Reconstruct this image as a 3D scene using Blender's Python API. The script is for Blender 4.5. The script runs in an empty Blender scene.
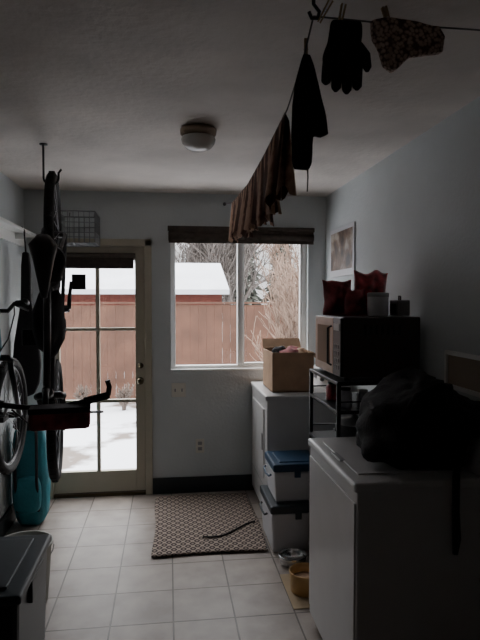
import bpy, bmesh, math, random
from mathutils import Vector, Matrix, noise
random.seed(7)
scene = bpy.context.scene

# ------------------------------------------------------------ materials
def new_mat(name, col, rough=0.6, metal=0.0, spec=0.5, noise_amt=0.0, noise_scale=8.0,
            bump=0.0, bump_scale=60.0, sheen=0.0):
    m = bpy.data.materials.new(name); m.use_nodes = True
    nt = m.node_tree; N = nt.nodes; L = nt.links
    b = N["Principled BSDF"]
    b.inputs["Base Color"].default_value = (*col, 1)
    b.inputs["Roughness"].default_value = rough
    b.inputs["Metallic"].default_value = metal
    b.inputs["Specular IOR Level"].default_value = spec
    if sheen: b.inputs["Sheen Weight"].default_value = sheen
    tc = N.new("ShaderNodeTexCoord")
    if noise_amt > 0:
        n = N.new("ShaderNodeTexNoise"); n.inputs["Scale"].default_value = noise_scale
        n.inputs["Detail"].default_value = 5
        L.new(tc.outputs["Object"], n.inputs["Vector"])
        r = N.new("ShaderNodeValToRGB")
        r.color_ramp.elements[0].position = 0.3; r.color_ramp.elements[1].position = 0.7
        r.color_ramp.elements[0].color = (*[c*(1-noise_amt) for c in col], 1)
        r.color_ramp.elements[1].color = (*[min(1, c*(1+noise_amt)) for c in col], 1)
        L.new(n.outputs["Fac"], r.inputs["Fac"]); L.new(r.outputs["Color"], b.inputs["Base Color"])
    if bump > 0:
        n2 = N.new("ShaderNodeTexNoise"); n2.inputs["Scale"].default_value = bump_scale
        n2.inputs["Detail"].default_value = 4
        L.new(tc.outputs["Object"], n2.inputs["Vector"])
        bp = N.new("ShaderNodeBump"); bp.inputs["Strength"].default_value = bump
        bp.inputs["Distance"].default_value = 0.01
        L.new(n2.outputs["Fac"], bp.inputs["Height"]); L.new(bp.outputs["Normal"], b.inputs["Normal"])
    return m

def glass_mat(name, tint=(1,1,1), refl=0.04):
    m = bpy.data.materials.new(name); m.use_nodes = True
    nt = m.node_tree; N = nt.nodes; L = nt.links
    N.remove(N["Principled BSDF"])
    out = N["Material Output"]
    t = N.new("ShaderNodeBsdfTransparent"); t.inputs[0].default_value = (*tint, 1)
    g = N.new("ShaderNodeBsdfGlossy"); g.inputs["Roughness"].default_value = 0.02
    mx = N.new("ShaderNodeMixShader"); mx.inputs[0].default_value = refl
    L.new(t.outputs[0], mx.inputs[1]); L.new(g.outputs[0], mx.inputs[2]); L.new(mx.outputs[0], out.inputs[0])
    return m

M_wall   = new_mat("wall_paint", (0.57,0.605,0.615), 0.75, noise_amt=0.05, noise_scale=2.5, bump=0.25, bump_scale=45)
M_wallfr = new_mat("brown_unseen_wall", (0.34,0.27,0.23), 0.7, noise_amt=0.2, noise_scale=3)  # unseen wall behind the camera, brown made up to dim and warm near faces
M_ceil   = new_mat("ceiling_paint", (0.64,0.585,0.54), 0.8, noise_amt=0.20, noise_scale=1.6, bump=0.5, bump_scale=30)
M_white  = new_mat("white_vinyl", (0.8,0.8,0.78), 0.35)
M_cream  = new_mat("cream_door_paint", (0.46,0.42,0.33), 0.4, noise_amt=0.04)
M_basebd = new_mat("dark_baseboard", (0.018,0.026,0.03), 0.5)
M_black  = new_mat("black_plastic", (0.015,0.015,0.017), 0.4)
M_blackcl= new_mat("black_cloth", (0.015,0.013,0.016), 0.9, bump=0.4, bump_scale=90)
M_rubber = new_mat("tire_rubber", (0.014,0.014,0.014), 0.75, bump=0.5, bump_scale=120)
M_chrome = new_mat("chrome_metal", (0.4,0.4,0.42), 0.3, metal=1)
M_brass  = new_mat("old_brass", (0.35,0.27,0.2), 0.4, metal=0.6)
M_enamel = new_mat("white_enamel", (0.56,0.55,0.55), 0.3, noise_amt=0.03)
M_enamel2= new_mat("grey_enamel_trim", (0.28,0.28,0.29), 0.35)
M_card   = new_mat("cardboard", (0.38,0.235,0.14), 0.8, noise_amt=0.1, noise_scale=12)
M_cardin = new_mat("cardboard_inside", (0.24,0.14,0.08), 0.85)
M_red    = new_mat("red_plastic", (0.36,0.03,0.04), 0.4, noise_amt=0.75, noise_scale=24)
M_redcl  = new_mat("dark_red_cloth", (0.22,0.035,0.04), 0.8, noise_amt=0.5, noise_scale=20)
M_blue   = new_mat("blue_cooler_lid", (0.012,0.05,0.11), 0.4)
M_darklid= new_mat("charcoal_lid", (0.03,0.04,0.05), 0.4)
M_coolw  = new_mat("cooler_white", (0.62,0.62,0.65), 0.4)
M_steel  = new_mat("steel_bowl", (0.6,0.6,0.6), 0.25, metal=1)
M_yellow = new_mat("yellow_ochre_ceramic", (0.55,0.33,0.12), 0.4)
M_mat    = new_mat("tan_placemat", (0.42,0.32,0.2), 0.8, noise_amt=0.1)
M_teal   = new_mat("teal_nylon", (0.015,0.20,0.25), 0.6, noise_amt=0.2, bump=0.3)
M_tealp  = new_mat("teal_bike_paint", (0.01,0.20,0.26), 0.3)
M_graym  = new_mat("dark_grey_paint", (0.03,0.03,0.035), 0.3)
M_micro  = new_mat("dark_brown_casing", (0.06,0.045,0.04), 0.35)
M_tote   = new_mat("black_tote_plastic", (0.014,0.02,0.025), 0.35)
M_totelid= new_mat("tote_lid_plastic", (0.018,0.03,0.038), 0.4)
M_wood   = new_mat("clothespin_wood", (0.3,0.2,0.1), 0.7)
M_cord   = new_mat("clothesline_cord", (0.12,0.11,0.10), 0.8)
M_wire   = new_mat("coated_wire", (0.20,0.21,0.22), 0.4)
M_shade  = new_mat("brown_woven_shade", (0.06,0.045,0.036), 0.8, noise_amt=0.3, noise_scale=30)
M_tan    = new_mat("tan_reflection_panel", (0.38,0.26,0.18), 0.3, noise_amt=0.15, noise_scale=7)  # warm reflection on the microwave door, painted into its base colour
M_ivory  = new_mat("ivory_plate", (0.66,0.64,0.58), 0.4)
M_bucket = new_mat("bucket_plastic", (0.42,0.42,0.38), 0.5)
M_fence  = new_mat("fence_cedar", (0.092,0.043,0.026), 0.85, noise_amt=0.25, noise_scale=3)
M_barn   = new_mat("red_barn_wood", (0.12,0.032,0.02), 0.85, noise_amt=0.2)
M_bark   = new_mat("frosted_branch", (0.20,0.135,0.10), 0.9, noise_amt=0.2)
M_bark2  = new_mat("grey_branch", (0.10,0.085,0.075), 0.9, noise_amt=0.2)
M_conif  = new_mat("conifer_needles", (0.075,0.08,0.065), 0.9, noise_amt=0.5, noise_scale=6)
M_shrub  = new_mat("dry_shrub", (0.10,0.075,0.06), 0.9, noise_amt=0.3)
M_lampgl = new_mat("frosted_lamp_glass", (0.66,0.65,0.62), 0.25)
M_glass  = glass_mat("window_glass")
M_hinge  = new_mat("dark_knob_metal", (0.1,0.08,0.05), 0.35, metal=1)
M_boxin  = new_mat("outlet_box_inner", (0.35,0.27,0.2), 0.6)

def snow_mat():
    m = new_mat("snow", (0.8,0.8,0.8), 0.8, bump=0.3, bump_scale=6)
    nt = m.node_tree; N = nt.nodes; L = nt.links; b = N["Principled BSDF"]
    tc = N.new("ShaderNodeTexCoord"); n = N.new("ShaderNodeTexNoise"); n.inputs["Scale"].default_value = 1.1; n.inputs["Detail"].default_value = 8
    L.new(tc.outputs["Object"], n.inputs["Vector"])
    c = N.new("ShaderNodeValToRGB"); e = c.color_ramp.elements
    e[0].position = .38; e[0].color = (0.16,0.13,0.11,1); e[1].position = .45; e[1].color = (0.72,0.74,0.78,1)
    L.new(n.outputs["Fac"], c.inputs["Fac"]); L.new(c.outputs["Color"], b.inputs["Base Color"])
    return m
M_snow = snow_mat()
M_roofsnow = new_mat("roof_snow", (0.55,0.57,0.61), 0.8, noise_amt=0.08, noise_scale=1.5, bump=0.3, bump_scale=6)

def tile_mat():
    m = bpy.data.materials.new("floor_tile"); m.use_nodes = True
    nt = m.node_tree; N = nt.nodes; L = nt.links; b = N["Principled BSDF"]
    tc = N.new("ShaderNodeTexCoord"); mp = N.new("ShaderNodeMapping")
    mp.inputs["Location"].default_value = (-0.02, 0.055, 0)
    br = N.new("ShaderNodeTexBrick")
    br.offset = 0; br.squash = 1
    br.inputs["Scale"].default_value = 1
    br.inputs["Brick Width"].default_value = 0.305; br.inputs["Row Height"].default_value = 0.305
    br.inputs["Mortar Size"].default_value = 0.0045; br.inputs["Mortar Smooth"].default_value = 0.15
    br.inputs["Bias"].default_value = 0
    br.inputs["Color1"].default_value = (0.41,0.355,0.315,1); br.inputs["Color2"].default_value = (0.335,0.29,0.26,1)
    br.inputs["Mortar"].default_value = (0.12,0.10,0.085,1)
    n = N.new("ShaderNodeTexNoise"); n.inputs["Scale"].default_value = 7; n.inputs["Detail"].default_value = 6
    mx = N.new("ShaderNodeMix"); mx.data_type = 'RGBA'; mx.blend_type = 'MULTIPLY'; mx.inputs["Factor"].default_value = 0.9
    r = N.new("ShaderNodeValToRGB"); r.color_ramp.elements[0].color = (0.64,0.62,0.60,1)
    r.color_ramp.elements[0].position = .3; r.color_ramp.elements[1].position = .7
    L.new(tc.outputs["Object"], mp.inputs["Vector"]); L.new(mp.outputs[0], br.inputs["Vector"])
    L.new(tc.outputs["Object"], n.inputs["Vector"]); L.new(n.outputs["Fac"], r.inputs["Fac"])
    L.new(br.outputs["Color"], mx.inputs["A"]); L.new(r.outputs["Color"], mx.inputs["B"])
    L.new(mx.outputs["Result"], b.inputs["Base Color"])
    b.inputs["Roughness"].default_value = 0.45
    bp = N.new("ShaderNodeBump"); bp.inputs["Strength"].default_value = 0.4; bp.inputs["Distance"].default_value = 0.003; bp.invert = True
    L.new(br.outputs["Fac"], bp.inputs["Height"]); L.new(bp.outputs["Normal"], b.inputs["Normal"])
    return m
M_tile = tile_mat()

def mathnode(N, L, op, a, bb=None):
    x = N.new("ShaderNodeMath"); x.operation = op
    for i, v in enumerate((a, bb)):
        if v is None: continue
        if isinstance(v, (int, float)): x.inputs[i].default_value = v
        else: L.new(v, x.inputs[i])
    return x.outputs[0]

def rug_mat():
    m = bpy.data.materials.new("rug_lattice_weave"); m.use_nodes = True
    nt = m.node_tree; N = nt.nodes; L = nt.links; b = N["Principled BSDF"]
    b.inputs["Roughness"].default_value = 0.95
    tc = N.new("ShaderNodeTexCoord"); sp = N.new("ShaderNodeSeparateXYZ"); L.new(tc.outputs["Object"], sp.inputs[0])
    mth = lambda *a: mathnode(N, L, *a)
    k = math.pi/0.060
    X, Y = sp.outputs[0], mth('MULTIPLY', sp.outputs[1], 0.8)
    sx = mth('SINE', mth('MULTIPLY', mth('ADD', X, Y), k)); sy = mth('SINE', mth('MULTIPLY', mth('SUBTRACT', X, Y), k))
    p = mth('ABSOLUTE', mth('MULTIPLY', sx, sy))
    c = N.new("ShaderNodeValToRGB"); e = c.color_ramp.elements
    e[0].position = 0.0; e[0].color = (0.36,0.29,0.24,1)
    e[1].position = 0.24; e[1].color = (0.32,0.255,0.21,1)
    x = e.new(0.30); x.color = (0.038,0.026,0.025,1)
    x = e.new(0.80); x.color = (0.05,0.034,0.033,1)
    x = e.new(0.88); x.color = (0.28,0.22,0.18,1)
    L.new(p, c.inputs["Fac"]); L.new(c.outputs["Color"], b.inputs["Base Color"])
    return m
M_rug = rug_mat()

def stripe_mat():
    m = bpy.data.materials.new("brown_striped_cloth"); m.use_nodes = True
    nt = m.node_tree; N = nt.nodes; L = nt.links; b = N["Principled BSDF"]; b.inputs["Roughness"].default_value = .95
    tc = N.new("ShaderNodeTexCoord"); sp = N.new("ShaderNodeSeparateXYZ"); L.new(tc.outputs["Object"], sp.inputs[0])
    mth = lambda *a: mathnode(N, L, *a)
    s = mth('SINE', mth('MULTIPLY', sp.outputs[1], 2*math.pi/0.125))
    n = N.new("ShaderNodeTexNoise"); n.inputs["Scale"].default_value = 30; L.new(tc.outputs["Object"], n.inputs["Vector"])
    f = mth('ADD', mth('MULTIPLY', s, .5), n.outputs["Fac"])
    c = N.new("ShaderNodeValToRGB"); e = c.color_ramp.elements
    e[0].position = .25; e[0].color = (0.085,0.035,0.022,1); e[1].position = .80; e[1].color = (0.48,0.30,0.21,1)
    x = e.new(.5); x.color = (0.22,0.10,0.065,1)
    L.new(f, c.inputs["Fac"]); L.new(c.outputs["Color"], b.inputs["Base Color"])
    bp = N.new("ShaderNodeBump"); bp.inputs["Strength"].default_value = .6; bp.inputs["Distance"].default_value = .01
    L.new(f, bp.inputs["Height"]); L.new(bp.outputs[0], b.inputs["Normal"])
    return m
M_brownc = stripe_mat()

def pattern_mat():
    m = bpy.data.materials.new("patterned_knit"); m.use_nodes = True
    nt = m.node_tree; N = nt.nodes; L = nt.links; b = N["Principled BSDF"]; b.inputs["Roughness"].default_value = .95
    tc = N.new("ShaderNodeTexCoord"); v = N.new("ShaderNodeTexVoronoi"); v.inputs["Scale"].default_value = 110
    L.new(tc.outputs["Object"], v.inputs["Vector"])
    c = N.new("ShaderNodeValToRGB"); c.color_ramp.elements[0].color = (0.58,0.43,0.35,1); c.color_ramp.elements[1].color = (0.14,0.085,0.07,1)
    c.color_ramp.elements[0].position = .35; c.color_ramp.elements[1].position = .7
    L.new(v.outputs["Distance"], c.inputs["Fac"]); L.new(c.outputs["Color"], b.inputs["Base Color"])
    return m
M_pat = pattern_mat()

def picture_mat():
    m = bpy.data.materials.new("poster_print"); m.use_nodes = True
    nt = m.node_tree; N = nt.nodes; L = nt.links; b = N["Principled BSDF"]; b.inputs["Roughness"].default_value = .5
    tc = N.new("ShaderNodeTexCoord"); n = N.new("ShaderNodeTexNoise"); n.inputs["Scale"].default_value = 6; n.inputs["Detail"].default_value = 6
    L.new(tc.outputs["Object"], n.inputs["Vector"])
    c = N.new("ShaderNodeValToRGB"); e = c.color_ramp.elements
    e[0].position = .38; e[0].color = (0.05,0.035,0.03,1); e[1].position = .62; e[1].color = (0.45,0.40,0.34,1)
    x = e.new(.5); x.color = (0.20,0.13,0.095,1)
    L.new(n.outputs["Fac"], c.inputs["Fac"]); L.new(c.outputs["Color"], b.inputs["Base Color"])
    return m
M_print = picture_mat()

# ------------------------------------------------------------ builder
class B:
    def __init__(s, name):
        s.name = name; s.bm = bmesh.new(); s.mats = []
    def mi(s, m):
        if m not in s.mats: s.mats.append(m)
        return s.mats.index(m)
    def merge(s, t, m, M=None, smooth=False):
        if M is not None: bmesh.ops.transform(t, matrix=M, verts=t.verts)
        bmesh.ops.recalc_face_normals(t, faces=t.faces)
        i = s.mi(m)
        for f in t.faces: f.material_index = i; f.smooth = smooth
        me = bpy.data.meshes.new("t"); t.to_mesh(me); t.free()
        s.bm.from_mesh(me); bpy.data.meshes.remove(me)
    def box(s, x0,x1,y0,y1,z0,z1, m, bev=0.0, M=None, seg=2):
        t = bmesh.new(); bmesh.ops.create_cube(t, size=1)
        for v in t.verts:
            v.co = Vector(((x0+x1)/2+v.co.x*(x1-x0), (y0+y1)/2+v.co.y*(y1-y0), (z0+z1)/2+v.co.z*(z1-z0)))
        if bev > 0: bmesh.ops.bevel(t, geom=t.edges[:], offset=bev, segments=seg, profile=0.6, affect='EDGES')
        s.merge(t, m, M)
    def taperbox(s, x0,x1,y0,y1,z0,z1, m, tp=0.9, bev=0.01):
        t = bmesh.new(); bmesh.ops.create_cube(t, size=1)
        for v in t.verts:
            k = tp if v.co.z < 0 else 1
            v.co = Vector(((x0+x1)/2+v.co.x*(x1-x0)*k, (y0+y1)/2+v.co.y*(y1-y0)*k, (z0+z1)/2+v.co.z*(z1-z0)))
        if bev > 0: bmesh.ops.bevel(t, geom=t.edges[:], offset=bev, segments=2, profile=0.6, affect='EDGES')
        s.merge(t, m)
    def tube(s, pts, r, m, seg=8, closed=False, M=None):
        pts = [Vector(p) for p in pts]; n = len(pts)
        rs = r if isinstance(r, (list, tuple)) else [r]*n
        t = bmesh.new(); rings = []; up = None
        for i, p in enumerate(pts):
            if closed: d = pts[(i+1) % n]-pts[i-1]
            else: d = pts[min(i+1, n-1)]-pts[max(i-1, 0)]
            d.normalize()
            if up is None:
                a = Vector((0,0,1)) if abs(d.z) < .9 else Vector((1,0,0))
                up = (a - d*a.dot(d)).normalized()
            else:
                up = up - d*up.dot(d)
                up = up.normalized() if up.length > 1e-6 else d.orthogonal().normalized()
            sd = d.cross(up)
            rings.append([t.verts.new(p+(up*math.cos(2*math.pi*k/seg)+sd*math.sin(2*math.pi*k/seg))*rs[i]) for k in range(seg)])
        rng = n if closed else n-1
        for i in range(rng):
            a, b2 = rings[i], rings[(i+1) % n]
            for k in range(seg):
                t.faces.new((a[k], a[(k+1) % seg], b2[(k+1) % seg], b2[k]))
        if not closed:
            t.faces.new(rings[0]); t.faces.new(rings[-1])
        s.merge(t, m, M, smooth=True)
    def lathe(s, prof, c, m, seg=32, M=None):
        t = bmesh.new(); rings = []
        for r, z in prof:
            if r < 1e-5: rings.append([t.verts.new((c[0],c[1],c[2]+z))])
            else: rings.append([t.verts.new((c[0]+r*math.cos(2*math.pi*k/seg), c[1]+r*math.sin(2*math.pi*k/seg), c[2]+z)) for k in range(seg)])
        for a, b2 in zip(rings, rings[1:]):
            for k in range(seg):
                k2 = (k+1) % seg
                if len(a) == 1 and len(b2) == 1: continue
                if len(a) == 1: t.faces.new((a[0], b2[k2], b2[k]))
                elif len(b2) == 1: t.faces.new((a[k], a[k2], b2[0]))
                else: t.faces.new((a[k], a[k2], b2[k2], b2[k]))
        s.merge(t, m, M, smooth=True)
    def ball(s, c, sc, m, M=None, sub=3, fn=None, zmin=None, post=None):
        t = bmesh.new(); bmesh.ops.create_icosphere(t, subdivisions=sub, radius=1)
        for v in t.verts:
            co = v.co.copy()
            if fn: co = fn(co)
            v.co = Vector((c[0]+co.x*sc[0], c[1]+co.y*sc[1], c[2]+co.z*sc[2]))
            if zmin is not None and v.co.z < zmin: v.co.z = zmin
            if post: v.co = post(v.co)
        s.merge(t, m, M, smooth=True)
    def prism(s, outl, y0, y1, m, bev=0.0, M=None, smooth=False):
        t = bmesh.new()
        vs = [t.verts.new((x, y0, z)) for x, z in outl]
        f = t.faces.new(vs)
        r = bmesh.ops.extrude_face_region(t, geom=[f])
        for v in [g for g in r["geom"] if isinstance(g, bmesh.types.BMVert)]: v.co.y = y1
        if bev > 0: bmesh.ops.bevel(t, geom=t.edges[:], offset=bev, segments=3, profile=0.5, affect='EDGES')
        s.merge(t, m, M, smooth=smooth)
    def grid(s, fn, nu, nv, m, smooth=True, thick=0.0):
        t = bmesh.new()
        V = [[t.verts.new(fn(i/nu, j/nv)) for j in range(nv+1)] for i in range(nu+1)]
        for i in range(nu):
            for j in range(nv): t.faces.new((V[i][j], V[i+1][j], V[i+1][j+1], V[i][j+1]))
        if thick:
            bmesh.ops.recalc_face_normals(t, faces=t.faces)
            bmesh.ops.solidify(t, geom=t.faces[:], thickness=thick)
        s.merge(t, m, smooth=smooth)
    def finish(s, origin=None):
        me = bpy.data.meshes.new(s.name)
        if origin is not None: bmesh.ops.translate(s.bm, vec=-Vector(origin), verts=s.bm.verts)
        s.bm.to_mesh(me); s.bm.free()
        for m in s.mats: me.materials.append(m)
        o = bpy.data.objects.new(s.name, me); scene.collection.objects.link(o)
        if origin is not None: o.location = origin
        return o

# ------------------------------------------------------------ room
XL, XR, YB, YF, H = -1.11, 1.31, 4.53, -1.3, 2.44
WT = 0.14
DX0, DX1, DZ = -0.93, -0.165, 2.03
WX0, WX1, WZ0, WZ1 = 0.02, 1.16, 1.0, 2.15

b = B("floor"); b.box(XL-.0, XR, YF, YB, -0.1, 0, M_tile); b.finish()
b = B("ceiling"); b.box(XL-WT, XR+WT, YF-WT, YB+WT, H, H+0.12, M_ceil); b.finish()
b = B("wall_left"); b.box(XL-WT, XL, YF, YB, -0.1, H, M_wall); b.finish()
b = B("wall_right"); b.box(XR, XR+WT, YF, YB, -0.1, H, M_wall); b.finish()
b = B("wall_front"); b.box(XL-WT, XR+WT, YF-WT, YF, -0.1, H, M_wallfr); b.finish()
b = B("wall_back")
b.box(XL-WT, DX0, YB, YB+WT, -0.1, H, M_wall)
b.box(DX0, DX1, YB, YB+WT, DZ, H, M_wall)
b.box(DX0, DX1, YB, YB+WT, -0.1, -0.0, M_wall)
b.box(DX1, WX0, YB, YB+WT, -0.1, H, M_wall)
b.box(WX0, WX1, YB, YB+WT, -0.1, WZ0, M_wall)
b.box(WX0, WX1, YB, YB+WT, WZ1, H, M_wall)
b.box(WX1, XR+WT, YB, YB+WT, -0.1, H, M_wall)
b.finish()
b = B("baseboard_back"); b.box(DX1+0.035, XR, YB-0.016, YB-0.001, 0, 0.13, M_basebd, 0.003)
b.box(XL, DX0-0.04, YB-0.016, YB-0.001, 0, 0.13, M_basebd, 0.003); b.finish()
b = B("baseboard_left"); b.box(XL+0.001, XL+0.016, YF, YB-0.02, 0, 0.13, M_basebd, 0.003); b.finish()
b = B("baseboard_right"); b.box(XR-0.010, XR-0.001, YF, YB-0.02, 0, 0.13, M_basebd, 0.003); b.finish()

# door
b = B("door_1")
y0, y1 = YB-0.02, YB+WT
b.box(DX0-0.035, DX0+0.02, y0, YB-0.001, 0.0, DZ+0.03, M_cream, 0.004)
b.box(DX1-0.02, DX1+0.035, y0, YB-0.001, 0.0, DZ+0.03, M_cream, 0.004)
b.box(DX0-0.035, DX1+0.035, y0, YB-0.001, DZ-0.02, DZ+0.035, M_cream, 0.004)
b.box(DX0, DX0+0.02, YB, y1, 0, DZ, M_cream); b.box(DX1-0.02, DX1, YB, y1, 0, DZ, M_cream)
b.box(DX0, DX1, YB, y1, DZ-0.02, DZ, M_cream); b.box(DX0, DX1, YB-0.01, y1, 0, 0.025, M_hinge)
sx0, sx1 = DX0+0.022, DX1-0.022; sy0, sy1 = YB+0.01, YB+0.055
gx0, gx1, gz0, gz1 = -0.855, -0.262, 0.20, 1.90
b.box(sx0, gx0, sy0, sy1, 0.03, DZ-0.022, M_cream, 0.003)
b.box(gx1, sx1, sy0, sy1, 0.03, DZ-0.022, M_cream, 0.003)
b.box(gx0, gx1, sy0, sy1, 0.03, gz0, M_cream, 0.003)
b.box(gx0, gx1, sy0, sy1, gz1, DZ-0.022, M_cream, 0.003)
cx = (gx0+gx1)/2
b.box(cx-0.015, cx+0.015, sy0+.004, sy1-.004, gz0, gz1, M_cream, 0.003)
for z in (0.765, 1.345):
    b.box(gx0, gx1, sy0+.006, sy1-.006, z-0.013, z+0.013, M_cream, 0.003)
b.box(gx0-.001, gx1+.001, sy0+0.02, sy0+0.024, gz0, gz1, M_glass)
kx = sx1-0.035
R90 = Matrix.Rotation(math.radians(90), 4, 'X')
b.lathe([(0.0,0),(0.026,0),(0.026,0.006),(0.010,0.012),(0.010,0.035),(0.024,0.045),(0.027,0.058),(0.018,0.07),(0,0.073)], (0,0,0), M_hinge, 20, Matrix.Translation((kx, sy0, 0.93)) @ R90)
b.lathe([(0.0,0),(0.024,0),(0.022,0.012),(0.010,0.016),(0.008,0.026),(0,0.027)], (0,0,0), M_hinge, 20, Matrix.Translation((kx, sy0, 1.05)) @ R90)
b.finish()
b = B("door_roller_shade")
b.tube([(gx0-0.005, sy0-0.021, 1.935),(gx1+0.005, sy0-0.021, 1.935)], 0.019, M_shade, 14)
b.box(gx0+.01, gx1-.01, sy0-0.005, sy0-0.002, 1.84, 1.935, M_shade)
b.box(gx0+.01, gx1-.01, sy0-0.010, sy0-0.002, 1.83, 1.845, M_shade, 0.002)
b.finish()

# window
b = B("window_1")
fy0, fy1 = YB+0.05, YB+0.11; fr = 0.04
b.box(WX0, WX0+fr, fy0, fy1, WZ0, WZ1, M_white, 0.004); b.box(WX1-fr, WX1, fy0, fy1, WZ0, WZ1, M_white, 0.004)
b.box(WX0+fr, WX1-fr, fy0, fy1, WZ0, WZ0+fr, M_white, 0.004); b.box(WX0+fr, WX1-fr, fy0, fy1, WZ1-fr, WZ1, M_white, 0.004)
mx = (WX0+WX1)/2+.005
b.box(mx-0.022, mx+0.022, fy0-.01, fy1, WZ0+fr, WZ1-fr, M_white, 0.004)
b.box(mx+0.022, mx+0.036, fy0+.005, fy1-.01, WZ0+fr, WZ1-fr, M_white, 0.003)
b.box(WX1-fr-0.014, WX1-fr, fy0+.005, fy1-.01, WZ0+fr, WZ1-fr, M_white, 0.003)
b.box(mx+0.03, WX1-fr, fy0+.005, fy1-.01, WZ0+fr, WZ0+fr+.016, M_white, 0.003)
b.box(WX0+fr-.001, WX1-fr+.001, fy0+0.03, fy0+0.034, WZ0+fr, WZ1-fr, M_glass)
b.box(WX0, WX1, YB-0.002, fy0, WZ0, WZ0+0.015, M_white, 0.003)
b.finish()
b = B("window_roller_shade")
def sh(zc, rr, x0, x1): b.tube([(x0, YB-0.045, zc),(x1, YB-0.045, zc)], rr, M_shade, 16)
b.box(WX0-0.02, WX1+0.035, YB-0.075, YB-0.002, 2.135, 2.17, M_shade, 0.004)
sh(2.09, 0.036, WX0-0.015, WX1+0.03)
for i in range(4):
    b.box(WX0-0.012, WX1+0.028, YB-0.070+0.006*i, YB-0.063+0.006*i, 2.035+0.008*i, 2.14, M_shade, 0.002)
b.finish()

b = B("light_switch_plate")
b.box(0.025, 0.14, YB-0.008, YB-0.001, 0.79, 0.905, M_ivory, 0.003)
for x in (0.055, 0.11): b.box(x-0.006, x+0.006, YB-0.016, YB-0.006, 0.835, 0.86, M_enamel2, 0.002)
b.finish()
b = B("wall_outlet")
b.box(0.22, 0.29, YB-0.008, YB-0.001, 0.325, 0.44, M_ivory, 0.003)
for z in (0.36, 0.405): b.box(0.238, 0.272, YB-0.011, YB-0.006, z-0.014, z+0.014, M_enamel2, 0.004)
b.finish()

b = B("wall_shelf")
b.box(XL+0.002, XL+0.10, 3.1, 4.50, 2.065, 2.09, M_white, 0.003)
b.box(XL+0.002, XL+0.02, 3.1, 4.50, 1.99, 2.065, M_white, 0.003)
for y in (3.4, 4.2): b.box(XL+0.02, XL+0.09, y-.01, y+.01, 2.02, 2.065, M_white, 0.002)
b.finish()

b = B("wire_basket")
bx0,bx1,by0,by1,bz0,bz1 = -0.80,-0.53,4.20,4.50,2.00,2.23
for z in (bz0, bz0+.075, bz0+.15, bz1):
    b.tube([(bx0,by0,z),(bx1,by0,z),(bx1,by1,z),(bx0,by1,z)], 0.003 if z<bz1 else .005, M_wire, 6, closed=True)
for i in range(8):
    x = bx0+(bx1-bx0)*i/7
    b.tube([(x,by0,bz1),(x,by0,bz0),(x,by1,bz0),(x,by1,bz1)], 0.0026, M_wire, 6)
for i in range(1,8):
    y = by0+(by1-by0)*i/8
    b.tube([(bx0,y,bz1),(bx0,y,bz0),(bx1,y,bz0),(bx1,y,bz1)], 0.0026, M_wire, 6)
for x in (bx0+.04,bx1-.04): b.tube([(x,by1,bz1),(x,by1+.01,bz1+.03),(x,YB-.004,bz1+.035)], .005, M_wire, 6)
b.finish()

b = B("ceiling_lamp")
b.lathe([(0,0),(0.085,0),(0.092,-0.008),(0.09,-0.03),(0.08,-0.04),(0.075,-0.045)], (0.155,2.82,H-0.001), M_brass, 40)
b.lathe([(0.082,-0.045),(0.086,-0.055),(0.081,-0.075),(0.062,-0.098),(0.035,-0.110),(0,-0.114)], (0.155,2.82,H), M_lampgl, 40)
b.finish()

# ------------------------------------------------------------ dryer & washer
def appliance(name, ya, yb, kind):
    b = B(name); xf, xb, zt = 0.67, 1.295, 0.91
    b.box(xf+0.012, xb, ya, yb, 0.05, zt-0.02, M_enamel, 0.008)
    b.box(xf, xb, ya-0.003, yb+0.003, zt-0.035, zt, M_enamel, 0.012, seg=3)
    b.box(xf+0.03, xb-0.02, ya+0.02, yb-0.02, 0.03, 0.055, M_black)
    for x in (xf+0.06, xb-0.06):
        for y in (ya+0.06, yb-0.06): b.lathe([(0,0),(0.022,0),(0.022,0.01),(0.012,0.015),(0.012,0.05),(0,0.05)], (x,y,0.0), M_black, 14)
    b.prism([(xb-0.13,zt-0.001),(xb-0.10,zt+0.13),(xb-0.03,zt+0.14),(xb,zt+0.13),(xb,zt-0.001)], ya+0.005, yb-0.005, M_enamel, 0.006)
    for i in range(3):
        y = ya+0.14+0.2*i
        b.lathe([(0,0),(0.028,0),(0.024,0.02),(0,0.022)], (0,0,0), M_enamel2, 20, Matrix.Translation((xb-0.115,y,zt+0.07)) @ Matrix.Rotation(math.radians(-77),4,'Y'))
    if kind == 'dryer':
        b.box(xf+0.002, xf+0.016, ya+0.10, yb-0.10, 0.30, 0.80, M_enamel, 0.006)
        b.box(xf-0.006, xf+0.004, ya+0.12, ya+0.15, 0.5, 0.62, M_enamel2, 0.003)
        b.box(xf+0.010, xf+0.014, ya+0.02, yb-0.02, 0.235, 0.24, M_enamel2)
    else:
        b.box(xf+0.05, xb-0.16, ya+0.10, yb-0.10, zt-0.002, zt+0.004, M_enamel, 0.002, seg=3)
        b.box(xf+0.035, xf+0.06, (ya+yb)/2-0.06, (ya+yb)/2+0.06, zt-0.002, zt+0.005, M_enamel2, 0.002)
        b.box(xf+0.006, xf+0.013, ya+0.015, yb-0.015, 0.10, 0.83, M_enamel, 0.003)
    return b.finish()
appliance("clothes_dryer", 3.79, 4.50, 'dryer')
appliance("washing_machine", 1.93, 2.61, 'washer')

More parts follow.
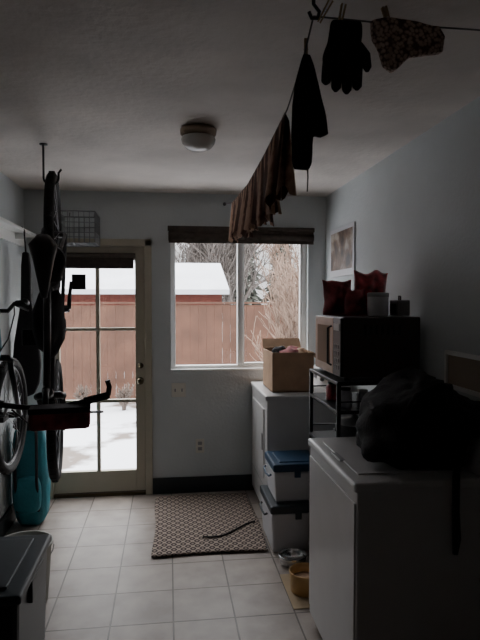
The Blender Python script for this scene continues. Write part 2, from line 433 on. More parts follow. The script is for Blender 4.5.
b = B("cardboard_box")
x0,x1,ya,yb,z0,z1 = 0.745,1.05,3.92,4.32,0.912,1.20
t=0.006
b.box(x0,x1,ya,ya+t,z0,z1,M_card); b.box(x0,x1,yb-t,yb,z0,z1,M_card)
b.box(x0,x0+t,ya,yb,z0,z1,M_card); b.box(x1-t,x1,ya,yb,z0,z1,M_card)
b.box(x0,x1,ya,yb,z0,z0+t,M_cardin)
Mf = Matrix.Translation((x1,0,z1)) @ Matrix.Rotation(math.radians(35),4,'Y')
b.box(0,0.12,ya,yb,-t,0,M_card,M=Mf)
Mf = Matrix.Translation((0,yb,z1)) @ Matrix.Rotation(math.radians(-40),4,'X') 
b.box(x0,x1,-t,0,0,0.09,M_card,M=Mf)
b.finish()
b = B("red_cloth_bundle")
def lump(seed, amp=0.25, fr=1.6):
    def f(co):
        return co*(1+amp*noise.noise(co*fr+Vector((seed,seed*.7,0))))
    return f
b.ball((0.92,4.10,1.14),(0.10,0.12,0.09),M_redcl,fn=lump(3,.4,2))
b.ball((0.85,4.18,1.15),(0.07,0.09,0.075),M_blackcl,fn=lump(8,.4,2))
b.ball((0.98,4.02,1.17),(0.045,0.06,0.05),M_card,fn=lump(5,.4,2))
b.box(0.79,0.96,3.99,4.25,0.922,1.10,M_redcl,0.03)
b.finish()

def cooler(name, x0,x1,ya,yb,z0,z1, lidm, handle=True):
    b = B(name); lh = 0.05
    b.taperbox(x0,x1,ya,yb,z0,z1-lh,M_coolw,0.92,0.015)
    b.box(x0-0.006,x1+0.006,ya-0.006,yb+0.006,z1-lh,z1,lidm,0.014,seg=3)
    b.box(x0+0.04,x1-0.04,ya+0.04,yb-0.04,z1-0.004,z1+0.006,lidm,0.004)
    if handle:
        ym=(ya+yb)/2
        b.tube([(x0-0.008,ym-0.10,z1-0.08),(x0-0.022,ym-0.09,z1-0.09),(x0-0.024,ym,z1-0.10),(x0-0.022,ym+0.09,z1-0.09),(x0-0.008,ym+0.10,z1-0.08)],0.007,lidm,8)
        b.box((x0+x1)/2-0.02,(x0+x1)/2+0.02,ya-0.012,ya-0.002,z1-0.085,z1-0.03,lidm,0.003)
    return b.finish()
cooler("storage_cooler",0.63,0.97,3.34,3.75,0.0,0.30,M_darklid)
cooler("cooler",0.655,0.95,3.38,3.70,0.307,0.55,M_blue)

b = B("pet_food_mat"); b.box(0.63,0.92,2.72,3.08,0.0,0.004,M_mat,0.001); b.finish()
def bowl(name, c, r, h, m, inside=None):
    b = B(name)
    b.lathe([(0,0),(r*.85,0),(r*.9,0.004),(r*.95,h*.6),(r,h),(r*.96,h+.002),(r*.88,h*.7),(r*.7,h*.25),(0,h*.18)],c,m,36)
    if inside: b.lathe([(0,h*.62),(r*.5,h*.64),(r*.86,h*.6),(r*.8,h*.5),(0,h*.5)],c,inside,24)
    return b.finish()
bowl("pet_bowl",(0.735,3.215,0.0),0.085,0.055,M_steel)
bowl("yellow_bowl",(0.735,2.89,0.0045),0.09,0.11,M_yellow,M_card)

# ------------------------------------------------------------ storage rack + microwave
b = B("metal_storage_rack")
rx0,rx1,ry0,ry1 = 0.83,1.285,2.655,3.21
for x in (rx0+.012, rx1-.012):
    for y in (ry0+.012, ry1-.012):
        b.tube([(x,y,0.0),(x,y,1.16)],0.012,M_black,10)
for z in (0.12,0.48,0.78,1.01,1.155):
    b.box(rx0,rx1,ry0,ry1,z,z+0.018,M_black,0.004)
    if z<1.1:
        for yy in (ry0+.012,ry1-.012): b.tube([(rx0+.012,yy,z+.06),(rx1-.012,yy,z+.06)],.004,M_black,6)
b.finish()
b = B("microwave_oven")
mx0,mx1,my0,my1,mz0,mz1 = 0.85,1.27,2.67,3.14,1.19,1.495
b.box(mx0+.015,mx1,my0,my1,mz0,mz1,M_micro,0.008)
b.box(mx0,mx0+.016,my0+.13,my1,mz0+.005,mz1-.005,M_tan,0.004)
b.box(mx0-.002,mx0+.004,my0+.18,my1-.05,mz0+.05,mz1-.05,M_cardin,0.002)
b.box(mx0,mx0+.016,my0,my0+.127,mz0+.005,mz1-.005,M_black,0.004)
b.tube([(mx0-.002,my0+.145,mz0+.05),(mx0-.022,my0+.145,mz0+.06),(mx0-.022,my0+.145,mz1-.06),(mx0-.002,my0+.145,mz1-.05)],.006,M_black,8)
for i in range(4):
    for j in range(3): b.box(mx0-.003,mx0+.002,my0+.025+.028*j,my0+.045+.028*j,mz0+.04+.035*i,mz0+.06+.035*i,M_graym,0.001)
b.box(mx0-.003,mx0+.002,my0+.02,my0+.11,mz1-.07,mz1-.035,M_enamel2,0.001)
for x in (.9,1.22):
    for y in (2.72,3.09): b.lathe([(0,0),(.014,0),(.014,.018),(0,.018)],(x,y,1.1735),M_black,12)
for i in range(7): b.box(mx0+.12+.03*i,mx0+.135+.03*i,my0-.001,my0+.002,mz1-.09,mz1-.04,M_black)
b.finish()
def pouch(name, c, w, d, h, m, rot, seed=1, tilt=0):
    b = B(name); M = Matrix.Translation(c) @ Matrix.Rotation(rot,4,'Z')
    t = bmesh.new(); n=20
    for side in (1,-1):
        rows=[]
        for i in range(n+1):
            r=[]
            for j in range(n+1):
                u=i/n*2-1; v=j/n
                e=max(0,(1-u**4))*max(0,math.sin(math.pi*min(1,v*0.93+0.07))**.6 if v<.999 else 0)
                if v<.001: e=max(0,1-u**4)*.8
                y=side*d/2*e*(1+.5*noise.noise(Vector((u*2.2+seed,v*3,side))))
                wv=1-.10*math.sin(math.pi*v)-.05*v+.08*noise.noise(Vector((v*4,seed,3)))
                x=u*w/2*wv+tilt*v; z=v*h*(1+.13*noise.noise(Vector((u*1.6,seed,0))))
                r.append(t.verts.new((x,y,z)))
            rows.append(r)
        for i in range(n):
            for j in range(n): t.faces.new((rows[i][j],rows[i+1][j],rows[i+1][j+1],rows[i][j+1]))
    bmesh.ops.remove_doubles(t,verts=t.verts,dist=0.0005)
    b.merge(t,m,M,smooth=True)
    return b.finish()
pouch("red_snack_bag",(0.955,3.04,1.497),0.19,0.13,0.19,M_redcl,0.15,2,-.01)
pouch("red_snack_bag",(1.10,2.95,1.497),0.20,0.13,0.235,M_red,-0.1,5,.01)
pouch("red_snack_bag",(0.985,2.86,1.497),0.13,0.09,0.14,M_redcl,0.3,9,.01)
b = B("white_canister")
b.lathe([(0,0),(0.052,0),(0.055,0.005),(0.055,0.10),(0.05,0.105)],(1.09,2.79,1.497),M_coolw,28)
b.lathe([(0.057,0.10),(0.057,0.118),(0.05,0.122),(0,0.122)],(1.09,2.79,1.497),M_enamel2,28)
b.finish()
b = B("small_radio")
b.box(1.185,1.255,2.76,2.87,1.497,1.58,M_enamel2,0.008); b.tube([(1.20,2.78,1.58),(1.20,2.78,1.60),(1.24,2.85,1.60),(1.24,2.85,1.58)],.004,M_black,6)
b.box(1.183,1.187,2.78,2.85,1.51,1.56,M_black,.001)
b.finish()
def jar(name,c,r,h,m,lid):
    b=B(name)
    b.lathe([(0,0),(r*.9,0),(r,0.005),(r,h*.75),(r*.7,h*.88),(r*.7,h)],c,m,24)
    b.lathe([(r*.75,h*.9),(r*.78,h*1.02),(0,h*1.03)],c,lid,24); b.finish()
jar("storage_jar",(0.90,2.74,1.029),0.035,0.10,M_coolw,M_black)
jar("storage_jar",(0.99,2.73,1.029),0.032,0.09,M_enamel2,M_enamel)
jar("storage_jar",(0.90,2.95,1.029),0.04,0.10,M_red,M_black)
jar("storage_jar",(1.09,2.74,1.029),0.04,0.085,M_graym,M_coolw)
b = B("cooking_pot")
b.lathe([(0,0),(0.09,0),(0.1,0.01),(0.1,0.13),(0.095,0.13),(0.09,0.02),(0,0.015)],(0.98,2.82,0.799),M_graym,30)
b.lathe([(0.1,0.13),(0.09,0.145),(0.02,0.16),(0.012,0.175),(0,0.178)],(0.98,2.82,0.799),M_enamel2,30)
b.tube([(0.885,2.77,0.90),(0.86,2.76,0.905),(0.86,2.80,0.905),(0.882,2.81,0.90)],.006,M_black,6)
b.finish()
b = B("storage_basket")
b.taperbox(0.88,1.22,2.72,3.12,0.50,0.70,M_graym,.9,.01); b.box(0.87,1.23,2.71,3.13,0.69,0.71,M_black,.006); b.finish()

b = B("wall_poster")
b.box(XR-0.012,XR-0.001,3.78,4.36,1.76,2.13,M_coolw,0.002)
b.box(XR-0.0135,XR-0.011,3.81,4.33,1.81,2.10,M_print)
b.finish()
b = B("washer_outlet_box")
ya,yb,za,zb = 2.08,2.47,1.17,1.345
b.box(XR-0.016,XR-0.001,ya,yb,zb-.02,zb,M_white,.003); b.box(XR-0.016,XR-0.001,ya,yb,za,za+.02,M_white,.003)
b.box(XR-0.016,XR-0.001,ya,ya+.02,za,zb,M_white,.003); b.box(XR-0.016,XR-0.001,yb-.02,yb,za,zb,M_white,.003)
b.box(XR-0.006,XR-0.001,ya+.02,yb-.02,za+.02,zb-.02,M_boxin)
b.finish()

# ------------------------------------------------------------ black bag on washer
b = B("black_duffel_bag")
def bagf(co):
    x,y,z = co
    s=lambda v,p: math.copysign(abs(v)**p,v)
    c=Vector((s(x,.7),s(y,.7),s(z,.75)))
    c*= 1+.20*noise.noise(co*1.7+Vector((4,1,2)))+.07*noise.noise(co*5)+.03*noise.noise(co*11)
    c.z += .25*max(0,c.z)*math.sin(c.x*3+2.6)
    c.x -= .16*(-c.z) if c.x<0 else 0
    return c
def clr(v):
    if v.x>1.12:
        k=min(1,(v.x-1.12)/.035); v.z=max(v.z,.917+k*.142)
    v.x=min(v.x,1.292); return v
b.ball((1.05,2.19,1.068),(0.235,0.225,0.18),M_blackcl,sub=5,fn=bagf,zmin=.917,post=clr)
b.ball((0.90,2.15,1.045),(0.125,0.18,0.13),M_blackcl,sub=4,fn=lump(11,.35,1.5),zmin=.917)
b.tube([(0.90,2.02,1.14),(0.93,1.98,1.22),(1.02,2.0,1.255),(1.10,2.05,1.24),(1.12,2.08,1.2)],0.012,M_blackcl,8)
b.finish()
b = B("shoulder_strap")
b.tube([(1.06,1.925,1.05),(1.055,1.905,0.98),(1.05,1.903,0.93),(1.05,1.903,0.8),(1.055,1.903,0.70),(1.05,1.903,0.64)],[.008,.012,.014,.014,.016,.01],M_blackcl,8)
b.finish()

# ------------------------------------------------------------ rug & strap
b = B("area_rug")
def rugf(u,v):
    x=-0.10+0.725*u; y=3.38+1.04*v
    z=0.010+0.003*noise.noise(Vector((x*4,y*4,0)))
    return (x+0.008*math.sin(y*7),y+.01*math.sin(x*6),z)
b.grid(rugf,40,50,M_rug,thick=0.006)
b.finish()
b = B("black_strap")
pts=[]
for i in range(16):
    t=i/15; pts.append((0.22+0.38*t,3.60+0.16*t-0.05*math.sin(t*5),0.0235))
b.tube(pts,0.006,M_blackcl,6); b.finish()

# ------------------------------------------------------------ clothesline + laundry
J = Vector((0.37,1.40,2.30))
LA = [Vector((0.46,4.525,2.36)),Vector((0.45,3.88,2.26)),Vector((0.43,3.0,2.20)),Vector((0.40,2.3,2.18)),Vector((0.385,1.78,2.195)),Vector((0.380,1.55,2.255)),J]
def line_at(y):
    for a,c in zip(LA,LA[1:]):
        if c.y<=y<=a.y:
            t=(a.y-y)/(a.y-c.y); return a.lerp(c,t)
    return J
b = B("clothesline")
b.tube(LA,0.0025,M_cord,6)
b.lathe([(0,0),(.014,0),(.014,.01),(0,.01)],(0,0,0),M_black,12,Matrix.Translation((0.46,YB-.001,2.36))@R90)
b.finish()
b = B("clothesline")
b.tube([J,(0.6,1.39,2.288),(0.9,1.38,2.283),(1.305,1.37,2.30)],0.0025,M_cord,6)
b.lathe([(0,0),(.014,0),(.014,.01),(0,.01)],(0,0,0),M_black,12,Matrix.Translation((XR-.001,1.37,2.30))@Matrix.Rotation(math.radians(-90),4,'Y'))
b.finish()
b = B("clothesline_hook")
b.tube([(0.37,1.40,2.435),(0.37,1.40,2.33),(0.385,1.40,2.312),(0.38,1.40,2.295),(0.365,1.40,2.295),(0.358,1.40,2.31)],0.005,M_black,8)
b.lathe([(0,0),(.02,0),(.02,-.008),(0,-.008)],(0.37,1.40,H-.001),M_black,16)
b.finish()
b = B("hanging_striped_towels")
ys=3.92; k=0
while ys>1.88:
    ln=random.uniform(.26,.30); wd=random.uniform(.22,.27); off=random.uniform(-.012,.012)
    ye=max(1.82,ys-wd)
    def cf(u,v,ys=ys,ye=ye,ln=ln,k=k,off=off):
        y=ys+(ye-ys)*u; p=line_at(y)
        a=(v-.5)*2; s=1 if a>0 else -1; d=abs(a)
        hz=d*ln*(1+.05*math.sin(u*6+k))+(-.02 if .2<u<.8 else 0)*d
        x=p.x+s*(.006+.012*d)+.018*d*math.sin(u*9+k*2+s)+off*d+.005
        yy=y+.02*d*math.sin(k*3)-.03*(u-.5)*d
        return (x,yy,p.z+.006-hz)
    b.grid(cf,14,20,M_brownc,thick=.003)
    ys=ye-.01 if ye>1.84 else 0; k+=1
b.finish()

Mface = lambda x,y,z,rot=0: Matrix.Translation((x,y,z)) @ Matrix.Rotation(rot,4,'Z')
def soft(name, outl, th, m, M, sub=2):
    b=B(name); b.prism(outl,-th/2,th/2,m,0.0,M); o=b.finish()
    bm=bmesh.new(); bm.from_mesh(o.data); bmesh.ops.triangulate(bm,faces=[f for f in bm.faces if len(f.verts)>4])
    bmesh.ops.subdivide_edges(bm,edges=bm.edges[:],cuts=2,use_grid_fill=True)
    for v in bm.verts:
        v.co += Vector((0,1,0))*.008*noise.noise(v.co*25)
    bmesh.ops.smooth_vert(bm,verts=bm.verts,factor=.5,use_axis_x=True,use_axis_y=True,use_axis_z=True)
    bm.to_mesh(o.data); bm.free()
    for p in o.data.polygons: p.use_smooth=True
    return o
pS=line_at(1.53)
soft("black_stocking",[(-.004,.0),(.016,0),(.030,-.042),(.044,-.10),(.056,-.150),(.066,-.195),(.068,-.218),(.046,-.228),(.025,-.222),(.022,-.30),(.014,-.318),(-.028,-.316),(-.034,-.29),(-.036,-.22),(-.034,-.14),(-.026,-.08),(-.016,-.042)],.02,M_blackcl,Mface(pS.x,pS.y,pS.z,-.1))
b=B("black_glove"); M=Mface(0.452,1.392,2.288,-.15)@Matrix.Rotation(math.radians(4),4,'Y')
b.prism([(-.038,0),(.040,0),(.044,-.03),(.042,-.06),(.05,-.09),(.05,-.125),(-.048,-.12),(-.053,-.09),(-.042,-.055),(-.040,-.03)],-.014,.014,M_blackcl,.009,M,True)
for x,l,a in ((-.037,.046,-.06),(-.012,.062,-.02),(.013,.066,.02),(.037,.055,.05)):
    b.tube([(x,0,-.105),(x+a*l*.5,-.004,-.115-l*.5),(x+a*l,-.009,-.115-l*.9),(x+a*l,-.010,-.118-l)],[.0145,.0138,.0122,.005],M_blackcl,10,M=M)
b.tube([(.035,0,-.06),(.055,-.006,-.085),(.062,-.008,-.115),(.062,-.008,-.125)],[.014,.0135,.011,.005],M_blackcl,10,M=M)
b.finish()
soft("patterned_knit_mitten",[(-.085,.0),(-.04,.012),(.04,.004),(.095,-.004),(.112,-.03),(.108,-.07),(.065,-.078),(.02,-.084),(-.008,-.112),(-.025,-.126),(-.048,-.112),(-.062,-.075),(-.08,-.045)],.026,M_pat,Mface(0.60,1.385,2.290,.0))
def pin(name,x,y,z,rz,tilt=0):
    b=B(name); M=Matrix.Translation((x,y,z))@Matrix.Rotation(rz,4,'Z')@Matrix.Rotation(tilt,4,'Y')
    b.prism([(-.007,.03),(-.003,.031),(-.001,-.03),(-.005,-.032),(-.006,0)],-.005,.005,M_wood,0,M)
    b.prism([(.007,.03),(.003,.031),(.001,-.03),(.005,-.032),(.006,0)],-.005,.005,M_wood,0,M)
    b.tube([(-.007,.0,.002),(0,-.006,.002),(.007,0,.002),(0,.006,.002)],.0015,M_chrome,6,closed=True,M=M)
    b.finish()
pin("clothespin",0.383,1.53,pS.z+.012,1.4)
pin("clothespin",0.44,1.392,2.30,0,.2)
pin("clothespin",0.56,1.388,2.300,0,-.3)
pin("clothespin",0.40,1.40,2.315,0,.5)
b=B("hanging_string"); b.tube([(0.385,1.515,1.95),(0.386,1.513,1.92),(0.384,1.512,1.88)],.002,M_cord,6); b.finish()

# ------------------------------------------------------------ bicycles
def bicycle(name, origin, U, W, frame_m, bar_half, bag=False, crank=0.5):
    b=B(name); O=Vector(origin); U=Vector(U).normalized(); W=Vector(W).normalized(); S=U.cross(W)
    def P(u,s,w): return O+U*u+S*s+W*w
    def wheel(cu,cw):
        n=40; R=.315
        ring=lambda r,s=0:[P(cu+r*math.cos(2*math.pi*i/n),s,cw+r*math.sin(2*math.pi*i/n)) for i in range(n)]
        b.tube(ring(R),.026,M_rubber,10,closed=True)
        b.tube(ring(R-.03),.010,M_graym,8,closed=True)
        b.tube([P(cu,-.05,cw),P(cu,.05,cw)],.018,M_graym,12)
        for i in range(20):
            a=2*math.pi*i/20
            b.tube([P(cu+.017*math.cos(a+.5),(.03 if i%2 else -.03),cw+.017*math.sin(a+.5)),P(cu+(R-.035)*math.cos(a),0,cw+(R-.035)*math.sin(a))],.0014,M_chrome,4)
        for i in range(40):
            a=2*math.pi*i/40; c=(R+.024)
            b.tube([P(cu+c*math.cos(a),-.014,cw+c*math.sin(a)),P(cu+c*math.cos(a),.014,cw+c*math.sin(a))],.005,M_rubber,4)
    wheel(0,0); wheel(1.05,0)
    BB=(.42,-.04); ST=(.27,.44); HT=(.80,.52); HB=(.835,.41)
    T=lambda a,c,r,m,sa=0,sc=0: b.tube([P(a[0],sa,a[1]),P(c[0],sc,c[1])],r,m,12)
    T(BB,ST,.017,frame_m); T(ST,HT,.018,frame_m); T(BB,HB,.022,frame_m); T(HT,HB,.024,frame_m)
    for s in (-1,1):
        T((0,0),BB,.011,frame_m,s*.062,s*.04); T((0,0),ST,.009,frame_m,s*.062,s*.02)
        T((.86,.34),(1.05,0),.016,M_graym,s*.055,s*.055)
    b.tube([P(.86,-.065,.34),P(.85,-.05,.36),P(.85,.05,.36),P(.86,.065,.34)],.018,M_graym,10)
    T(HB,(.85,.36),.016,M_graym)
    T(ST,(.225,.60),.013,M_black)
    b.tube([P(.08,0,.62),P(.12,0,.63),P(.2,0,.62),P(.3,0,.612),P(.36,0,.61)],[.03,.065,.045,.026,.014],M_black,14)
    T(HT,(.785,.58),.014,M_graym); T((.785,.58),(.86,.62),.015,M_graym)
    c=Vector((.86,.62))
    def bar(s,du=0,dw=0): return P(c[0]+du,s,c[1]+dw)
    h=bar_half
    b.tube([bar(-h,-.05,.045),bar(-h*.55,-.02,.04),bar(-h*.3,0,0),bar(h*.3,0,0),bar(h*.55,-.02,.04),bar(h,-.05,.045)],.0125,M_black,10)
    for s in (-1,1):
        b.tube([bar(s*h*.62,-.025,.04),bar(s*h*1.02,-.05,.045)],.018,M_rubber,12)
        b.tube([bar(s*h*.55,-.02,.04),bar(s*h*.62,.03,.02),bar(s*h*.92,.035,.0)],.006,M_chrome,8)
        b.tube([bar(s*h*1.0,-.05,.045),bar(s*h*1.02,-.09,.055),bar(s*h*.99,-.12,.06)],.012,M_black,10)
    b.tube([bar(h*.5,0,.03),P(.95,.06,.60),P(.93,.03,.46),P(.80,.02,.40)],.004,M_black,6)
    b.tube([bar(-h*.5,0,.03),P(.98,-.08,.58),P(.96,-.03,.42),P(.86,-.02,.34)],.004,M_black,6)
    MM=Matrix((( U.x,W.x,S.x,0),(U.y,W.y,S.y,0),(U.z,W.z,S.z,0),(0,0,0,1)))
    MT=lambda p: Matrix.Translation(p)@MM
    b.lathe([(.03,-.002),(.09,-.002),(.093,0),(.09,.002),(.03,.002),(.03,-.002)],(0,0,0),M_graym,36,MT(P(BB[0],.055,BB[1])))
    b.lathe([(0,-.02),(.045,-.012),(.045,.0),(.03,.015),(0,.018)],(0,0,0),M_graym,24,MT(P(0,.048,0)))
    b.tube([P(BB[0],-.08,BB[1]),P(BB[0],.08,BB[1])],.02,M_graym,12)
    ca,sa=math.cos(crank)*.17,math.sin(crank)*.17
    for s in (-1,1):
        e=(BB[0]+s*ca,BB[1]+s*sa)
        b.tube([P(BB[0],s*.075,BB[1]),P(e[0],s*.085,e[1])],[.013,.009],M_graym,8)
        q=P(e[0],s*.130,e[1]); Mx=MT(q); b.box(-.045,.045,-.012,.012,-.04,.04,M_black,.004,M=Mx)
    b.tube([P(0,.055,.045),P(BB[0],.055,BB[1]+.09)],.004,M_black,6); b.tube([P(.02,.055,-.09),P(BB[0],.055,BB[1]-.09)],.004,M_black,6)
    b.tube([P(0,.06,0),P(.01,.06,-.05),P(.03,.06,-.10)],.012,M_graym,8)
    if bag:
        Mx=MT(P(.90,-.07,.68)); b.box(-.045,.045,-.05,.07,-.13,.13,M_redcl,.02,M=Mx); b.box(-.055,-.03,-.052,.072,-.132,.132,M_blackcl,.006,M=Mx)
        b.ball(P(.48,.0,.30),(.075,.11,.17),M_blackcl,fn=lump(2,.35,1.5))
        b.ball(P(.20,-.02,.42),(.07,.08,.10),M_blackcl,fn=lump(6,.35,1.5))
    return b.finish()
bicycle("bicycle",(-0.635,3.24,1.95),(0,0,-1),(.12,-.99,0),M_graym,.28,True,.4)
bicycle("bicycle",(-0.93,2.36,0.90),(0,1,0),(0,0,1),M_tealp,.165,False,1.9)
b=B("bike_wall_bracket")
for y in (2.72,2.95):
    z=0.90+.44+(y-2.63)/.53*.08-.03
    b.tube([(XL+.004,y,z+.02),(XL+.05,y,z-.004),(-.93,y,z-.012),(-.89,y,z+.01),(-.885,y,z+.03)],.009,M_black,8)
    b.box(XL+.001,XL+.012,y-.03,y+.03,z-.05,z+.08,M_black,.002)
b.finish()
b=B("bike_storage_hook")
b.lathe([(0,0),(.022,0),(.022,-.006),(0,-.006)],(-.675,3.20,H-.001),M_black,16)
pts=[(-.675,3.19,2.435),(-.675,3.19,2.31)]
for i in range(9):
    a=math.pi+math.pi*i/8; pts.append((-.635+.04*math.cos(a),3.19,2.25+.035*math.sin(a)))
pts.append((-.595,3.19,2.28)); pts.append((-.58,3.19,2.30))
b.tube(pts,.006,M_black,8); b.finish()

b=B("racket_bag")
outl=[(-.02,.50),(.02,.50),(.03,.40),(.035,.15),(.06,.0),(.085,-.15),(.095,-.30),(.085,-.43),(.05,-.51),(0,-.53),(-.05,-.51),(-.085,-.43),(-.095,-.30),(-.085,-.15),(-.06,.0),(-.035,.15),(-.03,.40)]
b.prism(outl,-.035,.035,M_blackcl,.012,Mface(-1.0,4.12,1.42,.1))
b.tube([(-1.0,4.12,1.92),(-1.005,4.12,2.0),(-1.008,4.12,2.07),(-1.02,4.12,2.095),(-1.05,4.12,2.097)],.006,M_blackcl,6)
b.finish()
b=B("teal_backpack")
def bpk(co):
    s=lambda v,p: math.copysign(abs(v)**p,v)
    c=Vector((s(co.x,.55),s(co.y,.6),s(co.z,.6)))
    c*=1+.06*noise.noise(co*3); 
    if c.z<-.93:c.z=-.93
    return c
b.ball((-.965,4.06,.36),(.12,.12,.38),M_teal,sub=4,fn=bpk)
b.ball((-.965,3.94,.24),(.09,.05,.13),M_teal,sub=3,fn=bpk)
b.ball((-.965,4.05,.72),(.11,.11,.05),M_blackcl,sub=3,fn=bpk)
for s in (-1,1): b.tube([(-.965+s*.06,3.94,.68),(-.965+s*.07,3.90,.55),(-.965+s*.07,3.89,.35),(-.965+s*.07,3.94,.12)],.010,M_blackcl,8)
b.finish()
b=B("storage_tote")
b.taperbox(-1.06,-.56,2.12,2.64,0,.45,M_tote,.95,.02)
b.box(-1.08,-.545,2.10,2.66,.45,.485,M_totelid,.012,seg=3)
b.box(-1.02,-.61,2.16,2.60,.484,.495,M_totelid,.006)
for i in range(4): b.box(-1.0,-.63,2.115,2.135,.10+.08*i,.115+.08*i,M_tote,.003)
b.box(-.565,-.545,2.28,2.48,.36,.45,M_tote,.005)
b.finish()
b=B("plastic_bucket")
b.lathe([(0,0),(.115,0),(.12,.005),(.14,.30),(.148,.30),(.148,.315),(.138,.315),(.115,.02),(0,.012)],(-.755,2.98,0),M_bucket,36)
b.tube([(-.755+.15*math.cos(a),2.98+.02,.29-.12*math.sin(a)) for a in [math.pi*i/12 for i in range(13)]],.003,M_chrome,6)
b.finish()

# ------------------------------------------------------------ outdoors
b=B("snow_ground")
b.grid(lambda u,v:(-25+50*u,YB+WT+.0+45*v,-.16+.06*noise.noise(Vector((u*25,v*22,0)))*min(1,v*20)),80,80,M_snow); b.finish()
b=B("wooden_fence")
x=-9
while x<9:
    w=.14; h=1.50+random.uniform(-.012,.012)
    b.box(x,x+w-.003,9.60,9.62,-.2,h,M_fence); x+=w
for z in (.15,.75,1.35): b.box(-9,9,9.62,9.66,z,z+.09,M_fence)
b.box(-9,9,9.58,9.66,1.515,1.545,M_fence)
b.finish()
b=B("red_barn_shed")
b.box(-5.5,1.35,14,18,-.2,1.85,M_barn)
for i in range(46): b.box(-5.5+.15*i,-5.48+.15*i,13.985,14.0,-.2,1.85,M_barn)
b.prism([(13.6,1.72),(16,2.50),(18.4,1.72),(18.4,1.84),(16,2.64),(13.6,1.84)],-5.8,1.5,M_roofsnow,0,Matrix.Rotation(math.radians(90),4,'Z')@Matrix.Scale(-1,4,(0,1,0)))
b.finish()
def bare_tree(name, base, height, spread, depth, seed, m, nst=5, r0=.028):
    random.seed(seed); b=B(name)
    def br(p,d,l,r,lv):
        pts=[p]; q=p.copy(); dd=d.copy()
        for i in range(3):
            dd=(dd+Vector((random.uniform(-.15,.15),random.uniform(-.15,.15),random.uniform(-.02,.15)))).normalized()
            q=q+dd*l/3; pts.append(q.copy())
        b.tube(pts,[r,r*.85,r*.72,r*.6],m,5 if lv>1 else 4)
        if lv==0: return
        for i in range(5):
            t=random.choice(pts[1:]); a=(dd+Vector((random.uniform(-spread,spread),random.uniform(-spread,spread),random.uniform(-.2,.7)))).normalized()
            br(t,a,l*random.uniform(.55,.8),r*.6,lv-1)
    for i in range(nst):
        br(Vector(base),Vector((random.uniform(-.35,.35),random.uniform(-.3,.3),1)).normalized(),height*.42,r0,depth)
    return b.finish()
bare_tree("bare_bush",(1.85,7.3,-.2),2.5,.8,3,3,M_bark,7)
bare_tree("bare_bush",(2.45,7.5,-.2),2.6,.8,3,5,M_bark,6)
bare_tree("bare_bush",(3.4,12.8,-.2),4.6,.8,3,9,M_bark)
bare_tree("bare_tree",(1.1,23.5,-.2),6.5,.9,3,31,M_bark2,6,.08)
bare_tree("bare_tree",(3.0,24,-.2),7.0,.9,3,32,M_bark2,6,.08)
bare_tree("bare_tree",(-3.6,23.5,-.2),5.5,.9,3,33,M_bark2,6,.08)
def conifer(name,x,y,h,seed):
    random.seed(seed); b=B(name)
    b.tube([(x,y,-.2),(x,y,h*.97)],[.12,.02],M_bark2,8)
    t=bmesh.new(); n=60
    for i in range(n):
        f=i/n; z0=h*(.06+.92*f); r=h*.13*(1-f)+.08
        for k in range(10):
            a=random.uniform(0,2*math.pi); q=r*random.uniform(.5,1.25); wd=.10+.22*(1-f)
            d=Vector((math.cos(a),math.sin(a),0)); sd=Vector((-d.y,d.x,0))
            base=Vector((x,y,z0)); tip=base+d*q+Vector((0,0,-.35*q)); mid=base+d*q*.55+Vector((0,0,-.08*q))
            v=[t.verts.new(base+Vector((0,0,.12))),t.verts.new(mid+sd*wd),t.verts.new(tip),t.verts.new(mid-sd*wd),t.verts.new(mid-Vector((0,0,.25)))]
            t.faces.new((v[0],v[1],v[2])); t.faces.new((v[0],v[2],v[3])); t.faces.new((v[1],v[4],v[2])); t.faces.new((v[3],v[2],v[4]))
    b.merge(t,M_conif)
    return b.finish()
for i,(x,y,h) in enumerate(((1.9,32,9.5),(-6.0,33,8.0),(6.8,33,9.5),(-1.2,34,8.0),(4.4,32.5,10.5))):
    conifer("conifer_tree",x,y,h,i+1)
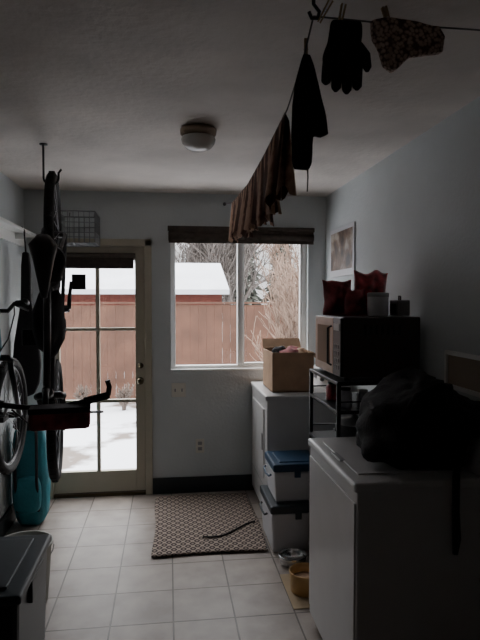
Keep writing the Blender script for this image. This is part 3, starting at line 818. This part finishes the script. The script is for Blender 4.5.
for i,(x,y) in enumerate(((-1.75,8.7),(-1.35,8.9),(-0.7,8.8),(0.3,8.9))):
    bare_tree("dry_shrub",(x,y,-.18),.5,.8,2,20+i,M_shrub)

# ------------------------------------------------------------ light : overcast sky, brighter towards the zenith
w=bpy.data.worlds.new("overcast_sky"); scene.world=w; w.use_nodes=True
nt=w.node_tree; bg=nt.nodes["Background"]
tc=nt.nodes.new("ShaderNodeTexCoord"); nz=nt.nodes.new("ShaderNodeTexNoise"); nz.inputs["Scale"].default_value=2
cr=nt.nodes.new("ShaderNodeValToRGB"); cr.color_ramp.elements[0].color=(0.92,0.93,0.95,1); cr.color_ramp.elements[1].color=(0.98,0.98,1,1)
nt.links.new(tc.outputs["Generated"],nz.inputs["Vector"]); nt.links.new(nz.outputs["Fac"],cr.inputs["Fac"]); nt.links.new(cr.outputs["Color"],bg.inputs["Color"])
sp=nt.nodes.new("ShaderNodeSeparateXYZ"); nt.links.new(tc.outputs["Generated"],sp.inputs[0])
mr=nt.nodes.new("ShaderNodeMapRange"); mr.inputs["From Min"].default_value=.08; mr.inputs["From Max"].default_value=.6
mr.inputs["To Min"].default_value=1.6; mr.inputs["To Max"].default_value=9.5
nt.links.new(sp.outputs[2],mr.inputs["Value"]); nt.links.new(mr.outputs[0],bg.inputs["Strength"])
def portal(name,x0,x1,z0,z1):
    l=bpy.data.lights.new(name,'AREA'); l.shape='RECTANGLE'; l.size=x1-x0; l.size_y=z1-z0; l.cycles.is_portal=True
    o=bpy.data.objects.new(name,l); scene.collection.objects.link(o)
    o.location=((x0+x1)/2,YB+WT+.005,(z0+z1)/2); o.rotation_euler=(math.radians(-90),0,0)
portal("window_sky_portal",WX0,WX1,WZ0,WZ1); portal("door_sky_portal",gx0,gx1,gz0,gz1)

# ------------------------------------------------------------ camera
cam=bpy.data.cameras.new("camera"); cam.sensor_fit='VERTICAL'; cam.sensor_height=36; cam.sensor_width=27; cam.lens=36*555/640
cam.clip_start=.05; cam.clip_end=200
co=bpy.data.objects.new("camera",cam); scene.collection.objects.link(co)
co.location=(0,0,1.58); co.rotation_euler=(math.radians(90-2.06),0,math.radians(-7.39))
scene.camera=co
